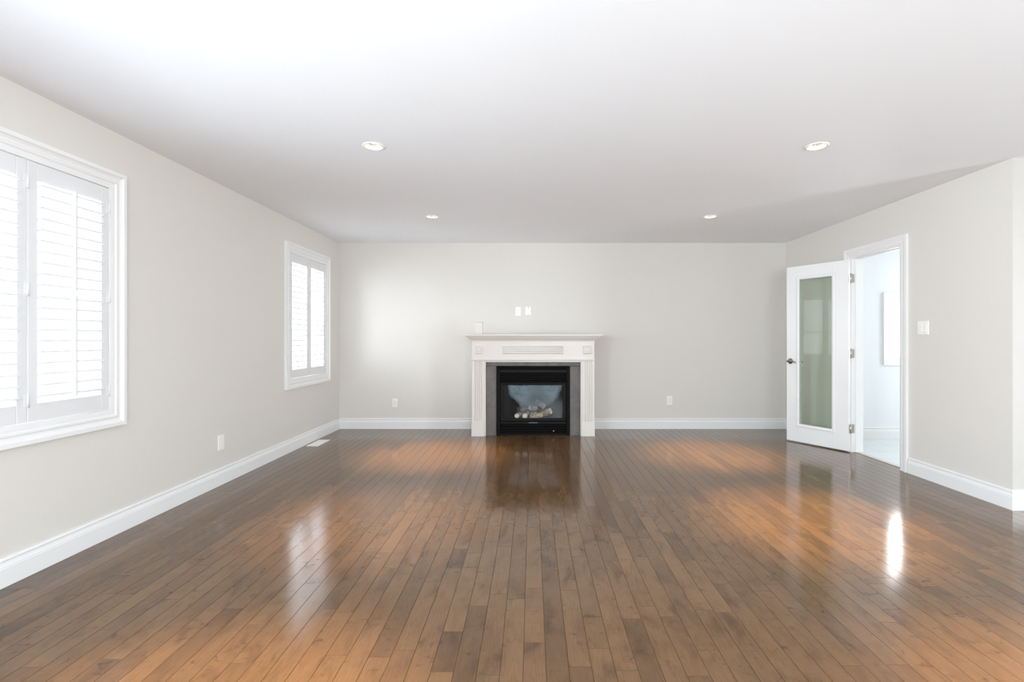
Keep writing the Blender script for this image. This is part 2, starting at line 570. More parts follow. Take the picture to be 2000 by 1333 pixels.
for i in range(len(cx) - 1):
    for j in range(len(cy) - 1):
        x0, x1, y0, y1 = cx[i], cx[i + 1], cy[j], cy[j + 1]
        hit = [q for q in LIGHTS if x0 < q[0] < x1 and y0 < q[1] < y1 and (x1 - x0) < 0.25 and (y1 - y0) < 0.25]
        if not hit:
            bm.faces.new([cv(x0, y0, H), cv(x1, y0, H), cv(x1, y1, H), cv(x0, y1, H)])
            continue
        lx, ly = hit[0]
        n = 32
        circ = [cv(lx + LR * math.cos(2 * math.pi * k / n), ly + LR * math.sin(2 * math.pi * k / n), H) for k in range(n)]
        sq = []
        for k in range(n):
            t = 2 * math.pi * k / n
            c_, s_ = math.cos(t), math.sin(t)
            q = max(abs(c_), abs(s_))
            ex = x1 - lx if c_ > 0 else lx - x0
            ey = y1 - ly if s_ > 0 else ly - y0
            sq.append(cv(lx + c_ / q * ex, ly + s_ / q * ey, H))
        for k in range(n):
            bm.faces.new([circ[k], circ[(k + 1) % n], sq[(k + 1) % n], sq[k]])
t_ = NB(); box(t_, XL - 0.16, XE + TW, YF - TW, YB + TW, H + 0.2, H + 0.26); merge(bm, t_)
t_ = NB(); wall_cells(t_, 'X', XL - 0.16, XL - 0.10, YF - TW, YB + TW, H, H + 0.2, []); merge(bm, t_)
t_ = NB(); wall_cells(t_, 'X', XE + 0.06, XE + TW, YF - TW, YB + TW, H, H + 0.2, []); merge(bm, t_)
t_ = NB(); wall_cells(t_, 'Y', YF - TW, YF - 0.06, XL - 0.16, XE + TW, H, H + 0.2, []); merge(bm, t_)
t_ = NB(); wall_cells(t_, 'Y', YB + 0.06, YB + TW, XL - 0.16, XE + TW, H, H + 0.2, []); merge(bm, t_)
mesh_obj('ceiling', bm, M['ceiling'], label='smooth white painted ceiling with recessed lights', cat='ceiling', kind='structure')

# floor: strip planks running towards the fireplace, V-grooved
rnd = random.Random(11)
bm = NB()
lay = bm.loops.layers.float_color.new('plank')
PW, G, GD = 0.0825, 0.0011, 0.0016


def quad(co, col, mi=0):
    f = bm.faces.new([bm.verts.new(c) for c in co])
    f.material_index = mi
    for l in f.loops: l[lay] = col


def plank(x0, x1, y0, y1, col):
    a, b, c, d = x0 + G, x1 - G, y0 + G, y1 - G
    quad([(a, c, 0), (b, c, 0), (b, d, 0), (a, d, 0)], col)
    dk = (col[0] * 0.55, col[1], col[2], 1)
    quad([(x0, y0, -GD), (a, c, 0), (a, d, 0), (x0, y1, -GD)], dk, 1)
    quad([(b, c, 0), (x1, y0, -GD), (x1, y1, -GD), (b, d, 0)], dk, 1)
    quad([(x0, y0, -GD), (x1, y0, -GD), (b, c, 0), (a, c, 0)], dk, 1)
    quad([(a, d, 0), (b, d, 0), (x1, y1, -GD), (x0, y1, -GD)], dk, 1)


x = 0.051 - 32 * PW
while x < XE + 0.02:
    y = YF - rnd.uniform(0, 0.9)
    yend = YB if x < XR else YC + 0.02
    xa, xb = max(x, XL - 0.01), min(x + PW, XE + 0.01)
    if x < XR < x + PW:
        pass
    while y < yend:
        ln = rnd.choice([rnd.uniform(0.25, 0.6), rnd.uniform(0.5, 1.0), rnd.uniform(0.8, 1.4)])
        y2 = min(y + ln, yend)
        if yend - y2 < 0.08: y2 = yend
        q = rnd.random()
        if q < 0.045: y2 = min(y2, y + rnd.uniform(0.15, 0.45))
        tone = rnd.uniform(0.0, 0.16) if q < 0.045 else (rnd.uniform(0.14, 0.36) if q < 0.22 else min(1, max(0.25, rnd.gauss(0.56, 0.14))))
        plank(xa, xb, max(y, YF), y2, (tone, rnd.random(), rnd.random(), 1))
        y = y2
    x += PW
t_ = NB(); box(t_, XL, XE, YF, YC, -0.1, -GD - 0.0005); box(t_, XL, XR + 0.08, YC, YB, -0.1, -GD - 0.0005); merge(bm, t_)
fl = mesh_obj('floor', bm, [M['floor'], mat('plank_groove', (0.095, 0.055, 0.030), 0.75, spec=0.15)], label='glossy brown maple strip floor running towards the fireplace', cat='floor', kind='structure')
bm = NB()
box(bm, XR + 0.075, HX, YC + TW, HY, -0.1, 0.0)
mesh_obj('floor_hall', bm, M['tile'], label='pale tiled hall floor beyond the doorway', cat='floor', kind='structure')
bm = NB()
sweep(bm, [(DY0, 0), (DY1, 0)], [(-0.028, 0.0), (-0.02, 0.006), (0.02, 0.006), (0.028, 0.0)], False, lambda a, b, v: (XR + 0.075 + b, a, v))
mesh_obj('trim_threshold', bm, M['threshold'], label='worn threshold strip across the doorway floor', cat='threshold', kind='structure')

# baseboards: tall ogee-topped profile
BP = [(0.0, 0.0), (0.016, 0.0), (0.016, 0.088), (0.0145, 0.094), (0.0145, 0.098), (0.011, 0.106), (0.0085, 0.116), (0.0085, 0.120), (0.012, 0.124), (0.0115, 0.131), (0.008, 0.137), (0.0, 0.138)]


def baseboard(name, path, side, label, m=None):
    bm = NB()
    sweep(bm, path, BP, False, lambda a, b, v: (a, b, v), side=side)
    return mesh_obj(name, bm, m or M['trim'], label=label, cat='baseboard', kind='structure')


MX = 0.0145                  # fireplace centre
baseboard('baseboard_left', [(XL, YF), (XL, YB), (MX - 0.742, YB)], -1, 'tall white baseboard along the left wall and left of the fireplace')
baseboard('baseboard_back', [(MX + 0.742, YB), (XR, YB), (XR, DY1 + 0.105)], -1, 'tall white baseboard right of the fireplace')
baseboard('baseboard_right', [(XR, DY0 - 0.105), (XR, YC), (XE, YC)], -1, 'tall white baseboard turning the corner at right')
baseboard('baseboard_hall', [(XR + TW, HY), (HX, HY)], -1, 'white baseboard at the foot of the bright hall wall')

# ------------------------------------------------------------------ windows
CASE = [(0.0, -0.05), (0.0, 0.010), (0.012, 0.012), (0.020, 0.018), (0.030, 0.018), (0.036, 0.013), (0.046, 0.014), (0.058, 0.020), (0.064, 0.027), (CW, 0.027), (CW, 0.0), (0.02, 0.0), (0.02, -0.05)]


def window(name, w, label, cells):
    e = empty(name, (XL, (w[0] + w[1]) / 2, WZ0), 0, label, 'window', None, 'structure')
    h = hole(w)
    bm = NB()
    # path runs along the opening; profile offset goes outwards over the wall (with a lining returning into the reveal)
    prof = [(-0.018, -0.05), (-0.018, 0.010), (0.0, 0.012)] + [(u, v) for u, v in CASE[2:10]] + [(CW, 0.0), (0.0, 0.0), (0.0, -0.05)]
    sweep(bm, [(h[0], h[2]), (h[1], h[2]), (h[1], h[3]), (h[0], h[3])], prof, True, lambda a, b, v: (XL + v, a, b), side=-1)
    mesh_obj('casing', bm, M['trim'], e)
    # fixed sash further out in the reveal, with a meeting rail
    bm = NB()
    xs0, xs1 = XL - 0.15, XL - 0.105
    box(bm, xs0, xs1, h[0], h[1], h[2], h[2] + 0.055, 0.004)
    box(bm, xs0, xs1, h[0], h[1], h[3] - 0.055, h[3], 0.004)
    for k in range(cells + 1):
        yy = h[0] + (h[1] - h[0]) * k / cells
        a = max(h[0], yy - 0.027); b = min(h[1], yy + 0.027)
        if b - a < 0.05: a, b = (h[0], h[0] + 0.05) if k == 0 else (h[1] - 0.05, h[1])
        box(bm, xs0, xs1, a, b, h[2] + 0.0551, h[3] - 0.0551, 0.004)
    box(bm, xs0 + 0.002, xs1 - 0.002, h[0] + 0.05, h[1] - 0.05, 1.30, 1.345, 0.004)
    s = mesh_obj('sash', bm, M['trim'], e)
    bm = NB()
    box(bm, XL - 0.131, XL - 0.125, h[0] + 0.045, h[1] - 0.045, h[2] + 0.05, h[3] - 0.05)
    mesh_obj('pane', bm, M['pane'], s)
    return e


window('window_1', W1, 'large white cased window at the left edge with louvered shutters', 2)
window('window_2', W2, 'small white cased window near the far left corner', 1)


def make_shutter(width, hinge_sides, LOUVER_TILT, name='window_shutter'):
    """local frame: x into the room, y along the wall, z up; origin at the bottom centre"""
    root = empty(name)
    HT = (WZ1 - CW) - (WZ0 + CW) - 0.042
    w = width / 2
    ST, RT = 0.050, 0.092
    for s in (-1, 1):
        bm = NB(); box(bm, -0.026, 0.0, s * (w - ST), s * w, 0, HT, 0.003); mesh_obj('stile', bm, M['shutter'], root, local=True)
    for z0, z1 in ((0, RT), (HT - RT, HT)):
        bm = NB(); box(bm, -0.0255, -0.0005, -w + ST, w - ST, z0, z1, 0.0025); mesh_obj('rail', bm, M['shutter'], root, local=True)
    n, zo, z9 = 20, RT, HT - RT
    mid = 0.006
    pitch = (z9 - zo - mid) / n
    LWD, LTH = 0.0635, 0.0105

    def louver_mesh():
        bm = NB()
        h_, t_ = LWD / 2, LTH / 2
        prof = [(h_, t_ * 0.80), (h_ - 0.004, t_ * 0.92), (h_ * 0.4, t_), (-h_ * 0.4, t_), (-h_ + 0.004, t_ * 0.92), (-h_, t_ * 0.55),
                (-h_, -t_ * 0.55), (-h_ + 0.004, -t_ * 0.92), (-h_ * 0.4, -t_), (h_ * 0.4, -t_), (h_ - 0.004, -t_ * 0.92), (h_, -t_ * 0.80)]
        ca, sa = math.cos(R(LOUVER_TILT)), math.sin(R(LOUVER_TILT))
        ends = []
        for yy in (-w + ST + 0.002, w - ST - 0.002):
            ends.append([bm.verts.new((u * ca - v * sa, yy, u * sa + v * ca)) for u, v in prof])
        q = len(prof)
        for i in range(q):
            f = bm.faces.new([ends[0][i], ends[0][(i + 1) % q], ends[1][(i + 1) % q], ends[1][i]])
        bm.faces.new(ends[0]); bm.faces.new(list(reversed(ends[1])))
        return bm
    first = None
    zs = []
    for i in range(n):
        z = zo + pitch * (i + 0.5) + (mid if i >= n // 2 else 0)
        zs.append(z)
        if first is None:
            first = mesh_obj('louver', louver_mesh(), M['louver'], root, local=True)
            o = first
        else:
            o = first.copy(); COL.objects.link(o)
        o.location = (-0.013, 0, z)
    rx = 0.5 * LWD * math.cos(R(LOUVER_TILT)) - 0.013
    rz = 0.5 * LWD * math.sin(R(LOUVER_TILT))
    for a, b in ((0, n // 2 - 1), (n // 2, n - 1)):
        bm = NB()
        box(bm, rx + 0.0005, rx + 0.0115, -0.006, 0.006, zs[a] + rz - 0.02, zs[b] + rz + 0.022, 0.002)
        mesh_obj('tilt_rod', bm, M['shutter'], root, local=True)
    for s in hinge_sides:
        for z in (0.11, HT / 2 + 0.01, HT - 0.11):
            bm = NB()
            cyl(bm, (0.004, s * (w + 0.001), z - 0.034), (0.004, s * (w + 0.001), z + 0.034), 0.0048, seg=12)
            box(bm, -0.0005, 0.002, s * (w - 0.014), s * w, z - 0.032, z + 0.032)
            mesh_obj('hinge', bm, M['shutter'], root, local=True)
    return root


M['louver'] = paint('louver_white', (0.72, 0.72, 0.73), 0.35, bump=0.004, scale=90, mottled=0.004)


def hang(root, y, label, group):
    root.location = (XL + 0.004, y, WZ0 + CW + 0.021)
    tag(root, label, 'shutter', group)


h1, h2 = hole(W1), hole(W2)
a0, a1 = h1[0] + 0.021, h1[1] - 0.021
pw = (a1 - a0 - 3 * 0.004) / 4
labs = ['white louvered shutter panel hinged to the right side of the large left window',
        'louvered shutter panel in the large left window, cut off by the left photo edge',
        'third white louvered shutter panel from the right in the large left window',
        'white louvered shutter panel hinged to the left side of the large left window']
p0 = make_shutter(pw, (1,), 16.0)
for k in range(4):
    o = p0 if k == 0 else copy_tree(p0)
    hang(o, a1 - pw / 2 - k * (pw + 0.004), labs[k], 'shutter panels of the large left window')
a0, a1 = h2[0] + 0.021, h2[1] - 0.021
pw2 = (a1 - a0 - 0.004) / 2
q0 = make_shutter(pw2, (1,), -3.0)
hang(q0, a1 - pw2 / 2, 'right-hand white louvered shutter of the small window by the far corner', 'shutters of the small window')
q1 = make_shutter(pw2, (-1,), -3.0)
hang(q1, a0 + pw2 / 2, 'left-hand white louvered shutter of the small window by the far corner', 'shutters of the small window')

# hall window, bright, plain white frame
e = empty('window_3', ((W3[0] + W3[1]) / 2, HY, W3Z[0]), 0, 'bright white framed window on the hall wall seen through the doorway', 'window', None, 'structure')
ho = (W3[0] + C3, W3[1] - C3, W3Z[0] + C3, W3Z[1] - C3)
bm = NB()
sweep(bm, [(ho[0], ho[2]), (ho[1], ho[2]), (ho[1], ho[3]), (ho[0], ho[3])], [(-0.01, -0.06), (-0.01, 0.014), (0.055, 0.02), (C3, 0.024), (C3, 0.0), (0.0, 0.0), (0.0, -0.06)], True, lambda a, b, v: (a, HY - v, b), side=-1)
mesh_obj('casing', bm, M['trim'], e)
bm = NB()
for a in ((ho[0], ho[0] + 0.04), (ho[1] - 0.04, ho[1])): box(bm, a[0], a[1], HY + 0.065, HY + 0.1, ho[2], ho[3], 0.003)
for b in ((ho[2], ho[2] + 0.04), (ho[3] - 0.04, ho[3])): box(bm, ho[0] + 0.04, ho[1] - 0.04, HY + 0.065, HY + 0.1, b[0], b[1], 0.003)
s = mesh_obj('sash', bm, M['trim'], e)
bm = NB(); box(bm, ho[0] + 0.03, ho[1] - 0.03, HY + 0.08, HY + 0.086, ho[2] + 0.03, ho[3] - 0.03)
mesh_obj('pane', bm, M['pane'], s)

# panes of windows out of view; all but the patio door added for light
for nm, fixed, t, (b0, b1, z0, z1), lab in (('added_window_hall', 'X', HX + 0.06, WS, 'unseen side window added to light the hall'),
                                            ('window_5', 'X', XE + 0.06, WP, 'glazed patio door lighting the open space at right'),
                                            ('added_window_rear', 'Y', YF - 0.06, WR, 'unseen window added opposite the fireplace for fill light'),
                                            ('added_window_left', 'X', XL - 0.08, WL, 'unseen bare window added to the left wall for fill light')):
    c = ((t, (b0 + b1) / 2, z0) if fixed == 'X' else ((b0 + b1) / 2, t, z0))
    e = empty(nm, c, 0, lab, 'window', None, 'structure')

    def bx(bm, a0, a1, zz0, zz1, th, bev=0.003):
        if fixed == 'X': box(bm, t - th, t + th, a0, a1, zz0, zz1, bev)
        else: box(bm, a0, a1, t - th, t + th, zz0, zz1, bev)
    bm = NB()
    for a in (b0, b1 - 0.05, (b0 + b1) / 2 - 0.025): bx(bm, a, a + 0.05, z0, z1, 0.03)
    for z in (z0, z1 - 0.05): bx(bm, b0, b1, z, z + 0.05, 0.0295)
    s = mesh_obj('frame', bm, M['trim'], e)
    bm = NB(); bx(bm, b0 + 0.03, b1 - 0.03, z0 + 0.03, z1 - 0.03, 0.003, 0)
    mesh_obj('pane', bm, M['pane'], s)

# ------------------------------------------------------------------ doorway and glazed door
e = empty('trim_doorway', (XR, (DY0 + DY1) / 2, 0), 0, 'white moulded casing and jamb around the open doorway', 'door frame', None, 'structure')
bm = NB()
DC = [(0.006, 0.0), (0.006, 0.009), (0.016, 0.011), (0.026, 0.016), (0.05, 0.015), (0.062, 0.019), (0.070, 0.022), (0.095, 0.022), (0.095, 0.0)]
for xs, sg in ((XR, -1), (XR + TW, 1)):
    sweep(bm, [(DY0, 0), (DY0, DZ), (DY1, DZ), (DY1, 0)], DC, False, lambda a, b, v: (xs + sg * v, a, b), side=1)
mesh_obj('casing', bm, M['trim'], e)
bm = NB()
sweep(bm, [(DY0, 0), (DY0, DZ), (DY1, DZ), (DY1, 0)], [(0, 0), (0.02, 0), (0.02, TW), (0, TW)], False, lambda a, b, v: (XR + v, a, b), side=1)
mesh_obj('jamb', bm, M['trim'], e)
bm = NB()
sweep(bm, [(DY0, 0), (DY0, DZ), (DY1, DZ), (DY1, 0)], [(-0.011, 0.042), (-0.011, 0.078), (0, 0.078), (0, 0.042)], False, lambda a, b, v: (XR + v, a, b), side=1)
mesh_obj('door_stop', bm, M['trim'], e)

# the leaf: local frame x along the leaf from the hinge, y through its thickness (visible face at -y side), z up
DOOR_A = 151.5
PV = (XR - 0.006, DY1 - 0.004, 0.0)
LW, LT, LZ0, LZ1 = 0.695, 0.035, 0.012, 2.008
GX0, GX1, GZ0, GZ1 = 0.162, 0.552, 0.205, 1.868     # glass opening (from the hinge side)
# closed: leaf runs towards -Y from the pivot; opening swings it clockwise into the room
door = empty('door_1', PV, R(-90 - DOOR_A), 'white single-lite glazed door standing open against the right wall', 'door', None, 'structure')


def dpart(name, bm, m, parent=door, **kw):
    return mesh_obj(name, bm, m, parent, local=True, **kw)


# thickness runs on local +y (room face at y=0 when closed)
bm = NB()
y0, y1 = 0.002, 0.002 + LT
box(bm, 0.003, GX0, y0, y1, LZ0, LZ1, 0.002)
box(bm, GX1, LW, y0, y1, LZ0, LZ1, 0.002)
box(bm, GX0, GX1, y0 + 0.0002, y1 - 0.0002, LZ0, GZ0, 0.0)
box(bm, GX0, GX1, y0 + 0.0002, y1 - 0.0002, GZ1, LZ1, 0.0)
leaf = dpart('door_leaf', bm, M['trim'])
bm = NB()
for yy, sg in ((y1, 1), (y0, -1)):
    sweep(bm, [(GX0, GZ0), (GX1, GZ0), (GX1, GZ1), (GX0, GZ1)], [(-0.012, -0.012), (-0.012, 0.003), (0.0, 0.008), (0.012, 0.010), (0.020, 0.006), (0.026, 0.005), (0.026, 0.0), (0, 0.0), (0, -0.012)], True, lambda a, b, v: (a, yy + sg * v, b), side=-1)
dpart('glazing_bead', bm, M['trim'])
bm = NB(); box(bm, GX0 - 0.002, GX1 + 0.002, y0 + 0.013, y0 + 0.019, GZ0 - 0.002, GZ1 + 0.002)
dpart('glass_pane', bm, M['doorglass'])
hx, hz = LW - 0.045, 0.925
for yy, sg in ((y1, 1), (y0, -1)):
    bm = NB()
    t_ = NB(); lathe(t_, [(0.0005, 0.012), (0.018, 0.0115), (0.027, 0.008), (0.0325, 0.002), (0.033, 0.0)], (0, 0, 0), 32, 'Y')
    for v in t_.verts: v.co = Vector((hx + v.co.x, yy - sg * v.co.y, hz + v.co.z))
    merge(bm, t_)
    cyl(bm, (hx, yy + sg * 0.008, hz), (hx, yy + sg * 0.048, hz), 0.0115, 0.010, 16)
    pts, rad = [], []
    for k in range(11):
        u = k / 10
        pts.append((hx + 0.004 - 0.098 * u, yy + sg * (0.050 + 0.004 * math.sin(u * 3)), hz + 0.008 * math.sin(u * 2.6) - 0.018 * u * u))
        rad.append(0.0105 - 0.0045 * u)
    tube(bm, pts, rad, 14)
    dpart('lever_handle', bm, M['handle'], label='aged nickel lever handle')
bm = NB(); box(bm, LW - 0.0005, LW + 0.0015, y0 + 0.006, y1 - 0.006, hz - 0.028, hz + 0.028, 0.0); box(bm, LW, LW + 0.011, y0 + 0.012, y1 - 0.012, hz - 0.008, hz + 0.008, 0.002)
dpart('latch', bm, M['handle'])
iv = W[door].inverted()
for z in (0.244, 1.03, 1.815):
    bm = NB()
    cyl(bm, (0, 0, z - 0.047), (0, 0, z + 0.047), 0.0062, seg=14)
    cyl(bm, (0, 0, z - 0.054), (0, 0, z - 0.047), 0.003, 0.0062, seg=12)
    cyl(bm, (0, 0, z + 0.047), (0, 0, z + 0.054), 0.0062, 0.003, seg=12)
    box(bm, 0.0005, 0.003, 0.0, 0.033, z - 0.045, z + 0.045)          # leaf on the door's edge
    t_ = NB(); box(t_, PV[0] + 0.003, PV[0] + 0.038, DY1 - 0.0025, DY1 + 0.0005, z - 0.045, z + 0.045); t_.transform(iv); merge(bm, t_)
    dpart('hinge', bm, M['nickel'], label='satin nickel butt hinge')

# ------------------------------------------------------------------ fireplace mantel
YM = 6.0
man = empty('fireplace_mantel', (MX, YM, 0), 0, 'cream painted wooden mantel with fluted pilasters around the fireplace', 'mantel')
HB, IN = 0.742, 0.576        # half widths: body, opening
ZF0, ZF1 = 0.925, 1.158      # frieze


def mx(u): return MX + u


bm = NB()
box(bm, mx(-HB - 0.094), mx(HB + 0.094), YM - 0.094, YB - 0.001, 1.2175, 1.236, 0.004)
mesh_obj('shelf', bm, M['mantel'], man)
bm = NB()
# crown: mitred on three sides, u outwards from the body, v is height
crown = [(0.0, 1.150), (0.007, 1.150), (0.009, 1.158), (0.014, 1.160), (0.016, 1.166), (0.022, 1.170), (0.034, 1.178), (0.046, 1.190), (0.054, 1.201), (0.060, 1.206), (0.072, 1.207), (0.076, 1.2174), (0.0, 1.2174)]
sweep(bm, [(mx(-HB), YB - 0.002), (mx(-HB), YM), (mx(HB), YM), (mx(HB), YB - 0.002)], crown, False, lambda a, b, v: (a, b, v), side=-1)
mesh_obj('crown_moulding', bm, M['mantel'], man)
bm = NB()
box(bm, mx(-HB), mx(HB), YM, YB - 0.002, ZF0 + 0.008, ZF1 + 0.05, 0.0015)
mesh_obj('frieze', bm, M['mantel'], man)
bm = NB()
sweep(bm, [(mx(-HB), YB - 0.003), (mx(-HB), YM), (mx(HB), YM), (mx(HB), YB - 0.003)], [(-0.02, 0.915), (0.006, 0.915), (0.011, 0.919), (0.012, 0.925), (0.008, 0.931), (0.0, 0.934), (-0.02, 0.934)], False, lambda a, b, v: (a, b, v), side=-1)
mesh_obj('bead_moulding', bm, M['mantel'], man)
for s in (-1, 1):
    cxx = mx(s * 0.657)
    bm = NB()
    box(bm, cxx - 0.050, cxx + 0.050, YM - 0.012, YM + 0.002, 1.000, 1.097, 0.004)
    sweep(bm, [(cxx - 0.036, 1.014), (cxx + 0.036, 1.014), (cxx + 0.036, 1.083), (cxx - 0.036, 1.083)], [(0.0, 0.0), (0.0, 0.006), (0.006, 0.008), (0.010, 0.0)], True, lambda a, b, v: (a, YM - 0.012 - v, b), side=-1)
    box(bm, cxx - 0.021, cxx + 0.021, YM - 0.024, YM - 0.011, 1.0275, 1.0695, 0.006)
    mesh_obj('rosette_block', bm, M['mantel'], man)
# reeded panel in the middle of the frieze
bm = NB()
box(bm, mx(-0.371), mx(0.371), YM - 0.008, YM + 0.002, 1.000, 1.097, 0.003)
for k in range(4):
    zc = 1.000 + 0.097 * (k + 0.5) / 4
    ring0, ring1 = [], []
    for i in range(9):
        t = math.pi * i / 8
        ring0.append(bm.verts.new((mx(-0.362), YM - 0.006 - 0.011 * math.sin(t), zc - 0.0095 * math.cos(t))))
        ring1.append(bm.verts.new((mx(0.362), YM - 0.006 - 0.011 * math.sin(t), zc - 0.0095 * math.cos(t))))
    for i in range(8):
        f = bm.faces.new([ring0[i], ring1[i], ring1[i + 1], ring0[i + 1]]); f.smooth = True
    bm.faces.new(ring0); bm.faces.new(list(reversed(ring1)))
mesh_obj('reeded_panel', bm, M['mantel'], man)
for s in (-1, 1):
    # fluted pilaster: plan outline with four flutes, extruded up
    a0, a1 = mx(s * HB), mx(s * 0.594)
    x0, x1 = min(a0, a1), max(a0, a1)
    w = x1 - x0
    plan = [(x0, YM + 0.06), (x0, YM + 0.0)]
    m0, fw = 0.024, (w - 0.048) / 4
    for k in range(4):
        c0 = x0 + m0 + fw * k
        for i in range(9):
            t = math.pi * i / 8
            plan.append((c0 + fw / 2 - (fw / 2 - 0.0025) * math.cos(t), YM + 0.010 * math.sin(t)))
    plan += [(x1, YM), (x1, YM + 0.06)]
    bm = NB()
    lo = [bm.verts.new((x_, y_, 0.18)) for x_, y_ in plan]
    hi = [bm.verts.new((x_, y_, 0.9145)) for x_, y_ in plan]
    for i in range(len(plan)):
        j = (i + 1) % len(plan)
        bm.faces.new([lo[i], lo[j], hi[j], hi[i]])
    bm.faces.new(lo); bm.faces.new(list(reversed(hi)))
    pil = mesh_obj('pilaster', bm, M['mantel'], man)
    bm = NB()
    box(bm, x0 - 0.006, x1 + 0.004, YM - 0.010, YM + 0.052, 0.0, 0.172, 0.002)
    box(bm, x0 - 0.003, x1 + 0.002, YM - 0.006, YM + 0.052, 0.172, 0.1805, 0.002)
    mesh_obj('plinth', bm, M['mantel'], pil)
    bm = NB()
    box(bm, mx(s * HB), mx(s * (HB - 0.02)), YM + 0.0601, YB - 0.002, 0.0, ZF0 + 0.008, 0.0)
    mesh_obj('side_panel', bm, M['mantel'], man)
bm = NB()
for s in (-1, 1):
    box(bm, mx(s * 0.5945), mx(s * IN), YM + 0.012, YM + 0.054, 0.0, 0.9145, 0.002)
box(bm, mx(-IN), mx(IN), YM + 0.012, YM + 0.054, 0.898, 0.9145, 0.002)
mesh_obj('inner_trim', bm, M['mantel'], man)

# grey slate facing
YS = 6.055
fac = empty('slate_surround', (MX, YS, 0), 0, 'grey slate tile facing between mantel and black gas fireplace', 'fireplace surround')
IW, IZ = 0.448, 0.8485       # half width and top of the insert
bm = NB()
for s in (-1, 1):
    o, i_ = mx(s * (IN + 0.016)), mx(s * (IW + 0.001))
    lo_, hi_ = min(o, i_), max(o, i_)
    zz = [0.0, 0.285, 0.59, 0.8475]
    for z0, z1 in zip(zz, zz[1:]):
        box(bm, lo_ + 0.001, hi_ - 0.001, YS, YS + 0.012, z0 + 0.0012, z1 - 0.0012, 0.0012)
xs_ = [-IN - 0.016, -0.19, 0.19, IN + 0.016]
for u0, u1 in zip(xs_, xs_[1:]):
    box(bm, mx(u0) + 0.001, mx(u1) - 0.001, YS, YS + 0.012, 0.8505, 0.9145, 0.0012)
mesh_obj('tile_facing', bm, M['slate'], fac)
bm = NB()
for s in (-1, 1):
    box(bm, mx(s * (IN + 0.015)), mx(s * (IW + 0.0015)), YS + 0.002, YS + 0.02, 0.0, 0.8475)
box(bm, mx(-IN - 0.016), mx(IN + 0.016), YS + 0.002, YS + 0.02, 0.8505, 0.9143)
mesh_obj('grout', bm, M['grout'], fac)

# black gas insert
ins = empty('gas_fireplace', (MX, YS - 0.012, 0), 0, 'black steel gas fireplace with louvered grilles and glass front', 'fireplace')
YI = YS - 0.014              # face of its outer frame
bm = NB()
IO = 0.405
sweep(bm, [(mx(-IW), 0.0), (mx(-IW), IZ), (mx(IW), IZ), (mx(IW), 0.0)], [(0.0, 0.0), (0.0, 0.02), (0.006, 0.024), (0.030, 0.018), (0.043, 0.010), (0.043, -0.02), (0.0, -0.02)], False, lambda a, b, v: (a, YI + 0.02 - v, b), side=-1)
mesh_obj('outer_frame', bm, M['black'], ins)
bm = NB()
box(bm, mx(-IO), mx(IO), YI + 0.012, YI + 0.026, 0.765, 0.806, 0.002)
mesh_obj('hood_plate', bm, M['blackfront'], ins)


def grille(z0, z1, n, nm):
    bm = NB()
    for k in range(n):
        zc = z0 + (z1 - z0) * (k + 0.5) / n
        d = (z1 - z0) / n
        # a blade folded forward at its lower lip
        pr = [(0.036, zc + d * 0.40), (0.034, zc + d * 0.46), (0.006, zc - d * 0.05), (0.004, zc - d * 0.16), (0.008, zc - d * 0.18), (0.012, zc - d * 0.06)]
        A = [bm.verts.new((mx(-IO), YI + a, b)) for a, b in pr]
        B = [bm.verts.new((mx(IO), YI + a, b)) for a, b in pr]
        q = len(pr)
        for i in range(q): bm.faces.new([A[i], A[(i + 1) % q], B[(i + 1) % q], B[i]])
        bm.faces.new(A); bm.faces.new(list(reversed(B)))
    mesh_obj(nm, bm, M['blackfront'], ins)


grille(0.648, 0.765, 4, 'upper_grille')
grille(0.020, 0.142, 4, 'lower_grille')
bm = NB()
box(bm, mx(-IO), mx(IO), YI + 0.008, YI + 0.026, 0.142, 0.170, 0.002)
box(bm, mx(-IO), mx(IO), YI + 0.008, YI + 0.026, 0.0, 0.018, 0.002)
pl = mesh_obj('access_panel', bm, M['blackfront'], ins)
bm = NB(); box(bm, mx(-0.055), mx(0.055), YI + 0.005, YI + 0.009, 0.150, 0.163, 0.001)
mesh_obj('badge', bm, mat('badge_grey', (0.06, 0.058, 0.055), 0.35), pl)
bm = NB(); cyl(bm, (mx(0.250), YI + 0.006, 0.058), (mx(0.250), YI + 0.03, 0.058), 0.007, seg=14)
mesh_obj('control_knob', bm, M['chrome'], ins)
# glazed door
GX, GZA, GZB = 0.366, 0.211, 0.614
dfr = NB()
sweep(dfr, [(mx(-GX), GZA), (mx(GX), GZA), (mx(GX), GZB), (mx(-GX), GZB)], [(0.0, -0.008), (0.0, 0.004), (0.006, 0.010), (0.030, 0.012), (0.036, 0.006), (0.036, -0.008)], True, lambda a, b, v: (a, YI + 0.022 - v, b), side=-1)
fr = mesh_obj('door_frame', dfr, M['blackfront'], ins)
bm = NB(); box(bm, mx(-GX - 0.004), mx(GX + 0.004), YI + 0.020, YI + 0.024, GZA - 0.004, GZB + 0.004)
mesh_obj('glass_pane', bm, M['fireglass'], ins)
# firebox: sides splay inwards, plus the dark cavity behind the grilles
bm = NB()
yb = 6.44


def Q(*pts): bm.faces.new([bm.verts.new(p) for p in pts])


